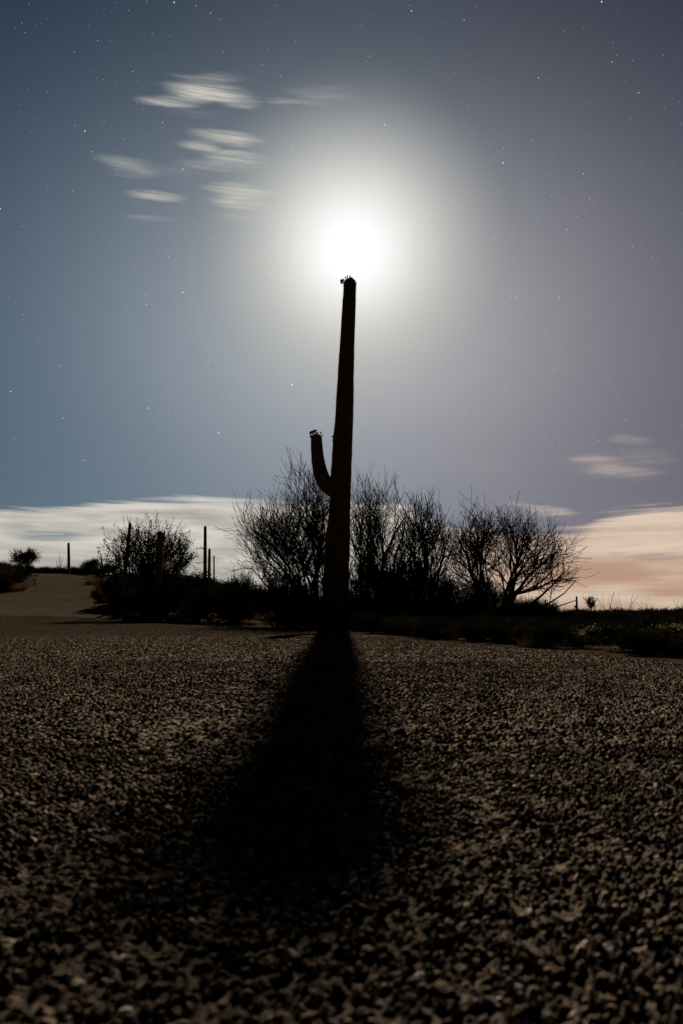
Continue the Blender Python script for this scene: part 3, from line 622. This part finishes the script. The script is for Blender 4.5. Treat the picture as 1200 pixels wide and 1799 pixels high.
thicket('twiggy', 715, 850, 960, 985, 14.5, 17, 6, 'bare twiggy bush between the dense bare tree and the rightmost one', 'twiggy bushes between the right bare trees', .65)
thicket('twiggy', 850, 985, 1010, 1040, 14, 17, 6, 'bare twiggy bush under the rightmost bare tree', 'twiggy bushes under the rightmost bare tree', .8)
thicket('green', 1090, 1225, 1098, 1078, 3.9, 4.9, 12, 'leafy green plant at the right edge of the picture, catching a little light', 'green plants at the right edge', 1.1)
thicket('green', 1010, 1100, 1112, 1104, 5.4, 7.0, 5, 'small leafy green plant at the pavement edge right of the grass tuft', 'small green plants by the pavement', 1.1)
thicket('dense', 350, 410, 1020, 1030, 18, 20, 4, 'greenish shrub above the prickly pears', 'green shrubs above the prickly pears', 1.0)
thicket('brown', 158, 215, 1002, 1046, 27, 43, 9, 'brown dry bush on the right verge of the uphill road', 'dry bushes on the right verge', 1.1)
thicket('dense', 140, 200, 978, 985, 38, 46, 6, 'dark shrub beside the uphill road, left of the leafy tree', 'shrubs left of the leafy tree', 1.0)
thicket('sparse', 150, 172, 974, 978, 44, 46, 2, 'open twiggy shrub on the crest right of the lone slim saguaro', 'twiggy shrubs on the crest')
thicket('dense', 60, 160, 993, 994, 53, 58, 16, 'dark shrub along the crest behind the road', 'shrubs along the crest', 1.5, .12)
thicket('dense', -30, 62, 982, 990, 44, 56, 14, 'dark shrub under the small crest tree', 'shrubs under the crest tree', 1.2)
thicket('brown', 14, 60, 1012, 1014, 38.5, 42, 6, 'brown bush inside the bend of the road', 'brown bushes inside the bend', 1.3)

for k in range(52):
    Y_ = 3.5 + 12 * (k / 52) ** 1.15; x_ = float(xr(Y_)) + random.uniform(.22, .6) * (1 + Y_ * .03); h_ = random.uniform(.10, .22) * (1 + Y_ * .06)
    lb = ('tiny dark weed along the right pavement edge in the foreground', 'weeds at the right pavement edge') if Y_ < 9 else ('dark weed along the pavement edge left of the long shadow', 'weeds at the left pavement edge')
    shrub('brown' if k % 3 == 0 else 'dense', x_, Y_, h_, h_ * 1.6, *lb, name='weed')
for k in range(90):
    Y_ = random.uniform(4.0, 13); x_ = float(xr(Y_)) + random.uniform(.35, 2.4) * (Y_ * .12 + .4); h_ = random.uniform(.18, .30)
    if x_ / Y_ > .40 and Y_ < 6: continue
    shrub('dense', x_, Y_, h_, h_ * 1.7, 'low dark bush on the bare strip right of the pavement', 'low bushes behind the weeds at the right')
for k in range(16):
    Y_ = 20.2 + 11.5 * k / 16; x_ = float(xr(Y_)) + random.uniform(.75, 1.3); h_ = (CAMZ + 66 / FPX * Y_ - float(gz(x_, Y_))) * random.uniform(.75, 1)
    shrub('dense', x_, Y_, h_, h_ * .72, 'dark bushy shrub right beside the pavement under the left half of the leafy tree', 'shrubs beside the pavement at the leafy tree')
for k in range(26):
    Y_ = 33.6 + 9 * k / 26; x_ = float(xl(Y_)) - random.uniform(.7, 1.3 if Y_ < 36 else 3); h_ = random.uniform(.7, 1.05)
    shrub('brown' if k % 4 else 'dense', x_, Y_, h_, h_ * .95, 'brown bush on the inside of the bend of the uphill road', 'bushes inside the bend of the road')
# --- grass tufts
def grass(px, Y, h, w, n, label, m, dx=0.0, group=None):
    b_ = base_at(px, Y); g = np.random.default_rng(int(px * 7 + Y)); segs = []
    for k in range(n):
        a = g.uniform(0, 6.28); t = abs(g.normal()) * .45; hh = h * g.uniform(.45, 1.05); r0 = w * math.sqrt(g.random()) * .5
        p = np.array([r0 * math.cos(a), r0 * math.sin(a) * .7, 0]); d = np.array([math.cos(a) * t, math.sin(a) * t, 1.0]); d /= np.linalg.norm(d)
        for i in range(4):
            q = p + d * hh / 4; segs.append((*p, *q, .0028 * (1 - i * .2) * (Y / 10 + .6), .0028 * (1 - (i + 1) * .22) * (Y / 10 + .6))); p = q
            d = d + np.array([math.cos(a) * .12, math.sin(a) * .12, -.16]); d /= np.linalg.norm(d)
    V, F = tubes(segs, 3); o = obj('grass_tuft', mesh_np('grass_tuft', V, F, m)); o.location = b_; tag(o, label, 'grass tuft', group); return o
m_gg = mat('green_grass', (.13, .12, .03), .8, scale=9, base2=(.24, .20, .05), trans=.35)
grass(241, 22.9, .30, .75, 420, 'golden dry grass clump at the pavement edge below the leafy tree, left one', m_dry)
grass(263, 21.8, .28, .80, 460, 'golden dry grass clump below the thick short saguaro, nearest the pavement', m_dry)
grass(226, 24.2, .26, .5, 220, 'reddish dry grass clump at the left end of the golden grass', m_dry)
grass(942, 5.25, .10, .20, 170, 'yellow-green grass tuft at the right pavement edge', m_gg)
grass(922, 5.3, .13, .08, 9, 'few pale tall stalks left of the yellow-green tuft', m_gg)
grass(946, 5.25, .20, .05, 7, 'reddish tall stalks rising from the yellow-green tuft', m_brush)
grass(742, 6.5, .10, .20, 40, 'tiny grass tuft at the pavement edge right of the shadow', m_gg)
grass(178, 32, .5, .9, 200, 'pale grass clump on the right verge halfway up the road', m_dry)
grass(166, 37, .5, .9, 180, 'pale grass clump on the right verge near the crest', m_dry)
grass(28, 34, .45, .8, 200, 'pale grass clump at the foot of the bushes inside the bend', m_dry)
grass(400, 16.3, .14, .5, 90, 'faint brown grass at the pavement edge beside the prickly pears', m_brush)
grass(430, 15.4, .10, .5, 80, 'faint brown grass left of the small shadow patch', m_brush)
grass(470, 14.3, .16, .4, 90, 'small brown grass tuft in the shade left of the tall saguaro', m_brush)

# --- ocotillos: long wands fanning up
def ocotillo(px, Y, h, n, label, spread=.5, r=.012, cat='ocotillo'):
    b_ = base_at(px, Y); g = np.random.default_rng(int(px) + 3); e = empty('ocotillo', b_); tag(e, label, cat)
    for k in range(n):
        a = g.uniform(0, 6.28); t = spread * g.uniform(.25, 1.0) * (-1 if k % 2 else 1); d = np.array([t, g.normal() * .3, 1.0]); d /= np.linalg.norm(d)
        p = np.zeros(3); hh = h * g.uniform(.7, 1.1); segs = []
        for i in range(9):
            q = p + d * hh / 9; segs.append((*p, *q, r * (1.2 - i * .08), r * (1.2 - (i + 1) * .08))); p = q
            d = d + g.normal(size=3) * .07; d /= np.linalg.norm(d)
        V, F = tubes(segs, 4); obj('stem', mesh_np('stem', V, F, m_bark), e)
for a in [(1068, 30, 1.35, 7, 'ocotillo with crooked wands right of the small distant saguaro', .35), (1099, 34, 1.5, 9, 'fan-shaped ocotillo on the right skyline, the widest of its fans', .5),
          (1114, 33, .9, 2, 'single thick leaning ocotillo wand between two fans on the right', .5), (1136, 36, 1.3, 8, 'upright thin ocotillo fan second from the right edge', .35),
          (1196, 24, 1.15, 6, 'ocotillo cut by the right edge of the picture', .7), (98, 52, 1.9, 7, 'ocotillo just left of the lone slim saguaro on the crest', .25),
          (108, 51, 1.6, 8, 'thin-stemmed ocotillo beside the lone slim saguaro', .5), (132, 50, 1.5, 3, 'leaning ocotillo wands right of the lone slim saguaro', .7)]:
    ocotillo(*a, r=.009 if a[1] < 40 else .012)
b = base_at(1037, 28)
build_tree('round_bush', b, [stem_to(b, *a) for a in [(1024, 1052, .5, .012, .3), (1032, 1048, .6, .012, -.3), (1040, 1048, .6, .012, .2), (1050, 1052, .55, .012, -.2), (1055, 1056, .5, .012, .2)]],
           loc_env(b, [(1037, 1060, 18, 11)], .5), 'round twiggy bush on the horizon beside the small distant saguaro', 'shrub', None, 91, maxlev=3, kids=(1, 3), up=.05, rtip=.005, leaf=260, leafsize=.045)

# --- prickly pears
def pads(px, Y, lst, label):
    b_ = base_at(px, Y); e = empty('prickly_pear', b_); tag(e, label, 'cactus'); g = np.random.default_rng(int(px))
    for (dx, dz, r, rot) in lst:
        n1, n2 = 26, 12; th = np.linspace(0, 2 * math.pi, n1, endpoint=False); ph = np.linspace(0, math.pi, n2)
        T_, P_ = np.meshgrid(th, ph); X_ = np.sin(P_) * np.cos(T_); Y_ = np.sin(P_) * np.sin(T_); Z_ = np.cos(P_)
        w = 1 - .18 * (Z_ < 0) * np.abs(Z_)
        V = np.stack([X_ * r * w, Y_ * r * .16, Z_ * r * 1.08], -1).reshape(-1, 3)
        c_, s_ = math.cos(rot), math.sin(rot); V = np.stack([V[:, 0] * c_ - V[:, 1] * s_, V[:, 0] * s_ + V[:, 1] * c_, V[:, 2]], 1) + [dx, g.uniform(-.08, .08), dz]
        i = np.arange(n2 - 1)[:, None] * n1; j = np.arange(n1)[None]; j2 = (j + 1) % n1
        F = np.stack([i + j, i + j2, i + n1 + j2, i + n1 + j], -1).reshape(-1, 4)
        pd = obj('pad', mesh_np('pad', V, F, m_sag, smooth=True), e)
        a = g.uniform(.3, 2.84, 150); q = np.stack([np.cos(a) * r * c_, np.cos(a) * r * s_, np.sin(a) * r * 1.08], 1); q[:, 1] += g.normal(size=150) * r * .03
        d = q + g.normal(size=q.shape) * r * .35; d /= np.linalg.norm(d, axis=1, keepdims=True); q += V.mean(0)
        V, F = tubes(np.concatenate([q, q + d * .022, np.full((150, 1), .0018), np.full((150, 1), .001)], 1), 3)
        so_ = obj('spine', mesh_np('pad_spine', V, F, m_spine), pd); so_['kind'] = 'stuff'
pads(315, 19.1, [(-.2, .16, .105, .1), (-.02, .16, .11, -.2), (.17, .16, .105, .2), (-.03, .32, .035, 0)], 'row of three prickly pear pads with pale glowing rims at the pavement edge')
pads(373, 16.8, [(0, .24, .095, .1), (.16, .10, .09, .6), (-.20, .09, .08, -.4)], 'prickly pear with one raised pad, right of the row of three pads')

# --- pale rocks by the left verge
m_rock = mat('pale_rock', (.20, .16, .12), .9, scale=4, base2=(.34, .28, .21), bump=.8, bscale=12)
for k, (px, Y_, s_, lb) in enumerate([(3, 35.6, .42, 'largest pale rock on the bank at the left edge'), (-6, 35.3, .42, 'pale rock cut by the left edge of the picture'), (11, 35.0, .26, 'small pale rock right of the largest one'), (5, 34.4, .3, 'low pale rock in front of the largest one'), (146, 40, .14, 'small pale rock on the right verge near the crest')]):
    g = np.random.default_rng(k); n1, n2 = 20, 12; T_, P_ = np.meshgrid(np.linspace(0, 2 * math.pi, n1, endpoint=False), np.linspace(0, math.pi, n2))
    D_ = np.stack([np.sin(P_) * np.cos(T_), np.sin(P_) * np.sin(T_), np.cos(P_)], -1).reshape(-1, 3)
    pl = g.normal(size=(11, 3)); pl /= np.linalg.norm(pl, axis=1, keepdims=True); rr = np.min(1 / np.maximum(D_ @ pl.T, .15) * g.uniform(.55, 1, 11), axis=1); rr = np.minimum(rr, 1.4)
    V = D_ * rr[:, None] * s_ * [1.3, .9, .62]; i = np.arange(n2 - 1)[:, None] * n1; j = np.arange(n1)[None]; j2 = (j + 1) % n1
    o = obj('rock', mesh_np('rock', V, np.stack([i + j, i + j2, i + n1 + j2, i + n1 + j], -1).reshape(-1, 4), m_rock)); b_ = base_at(px, Y_); o.location = b_ + Vector((0, 0, s_ * .25)); tag(o, lb, 'rock')
# --- thin marker post at the right
b_ = base_at(1160, 9.0); V, F = tubes([(0, 0, -.1, 0, 0, .33, .008, .008), (0, 0, .33, 0, 0, .345, .008, .003)], 8)
o = obj('stake', mesh_np('stake', V, F, m_bark)); o.location = b_; tag(o, 'thin upright stake among the low shrubs near the right edge', 'stake')

# ------------------------------------------------------------------ the moon: a glowing ball that lets the light behind it through
mm = bpy.data.materials.new('moon_glow'); mm.use_nodes = True; n = mm.node_tree.nodes; l = mm.node_tree.links; n.clear()
em = n.new('ShaderNodeEmission'); em.inputs[0].default_value = (1, .98, .94, 1); em.inputs[1].default_value = 2.0
tp = n.new('ShaderNodeBsdfTransparent'); ash = n.new('ShaderNodeAddShader'); l.new(em.outputs[0], ash.inputs[0]); l.new(tp.outputs[0], ash.inputs[1])
mo = n.new('ShaderNodeOutputMaterial'); l.new(ash.outputs[0], mo.inputs[0])
DM = 4500; rm = DM * math.tan(R(.9)); n1, n2 = 48, 24
T_, P_ = np.meshgrid(np.linspace(0, 2 * math.pi, n1, endpoint=False), np.linspace(0, math.pi, n2))
V = np.stack([np.sin(P_) * np.cos(T_), np.sin(P_) * np.sin(T_), np.cos(P_)], -1).reshape(-1, 3) * rm; i = np.arange(n2 - 1)[:, None] * n1; j = np.arange(n1)[None]; j2 = (j + 1) % n1
mn = obj('moon', mesh_np('moon', V, np.stack([i + j, i + j2, i + n1 + j2, i + n1 + j], -1).reshape(-1, 4), mm, smooth=True)); mn.location = MOON * DM
tag(mn, 'blazing white full moon just above the tip of the tall saguaro', 'moon')
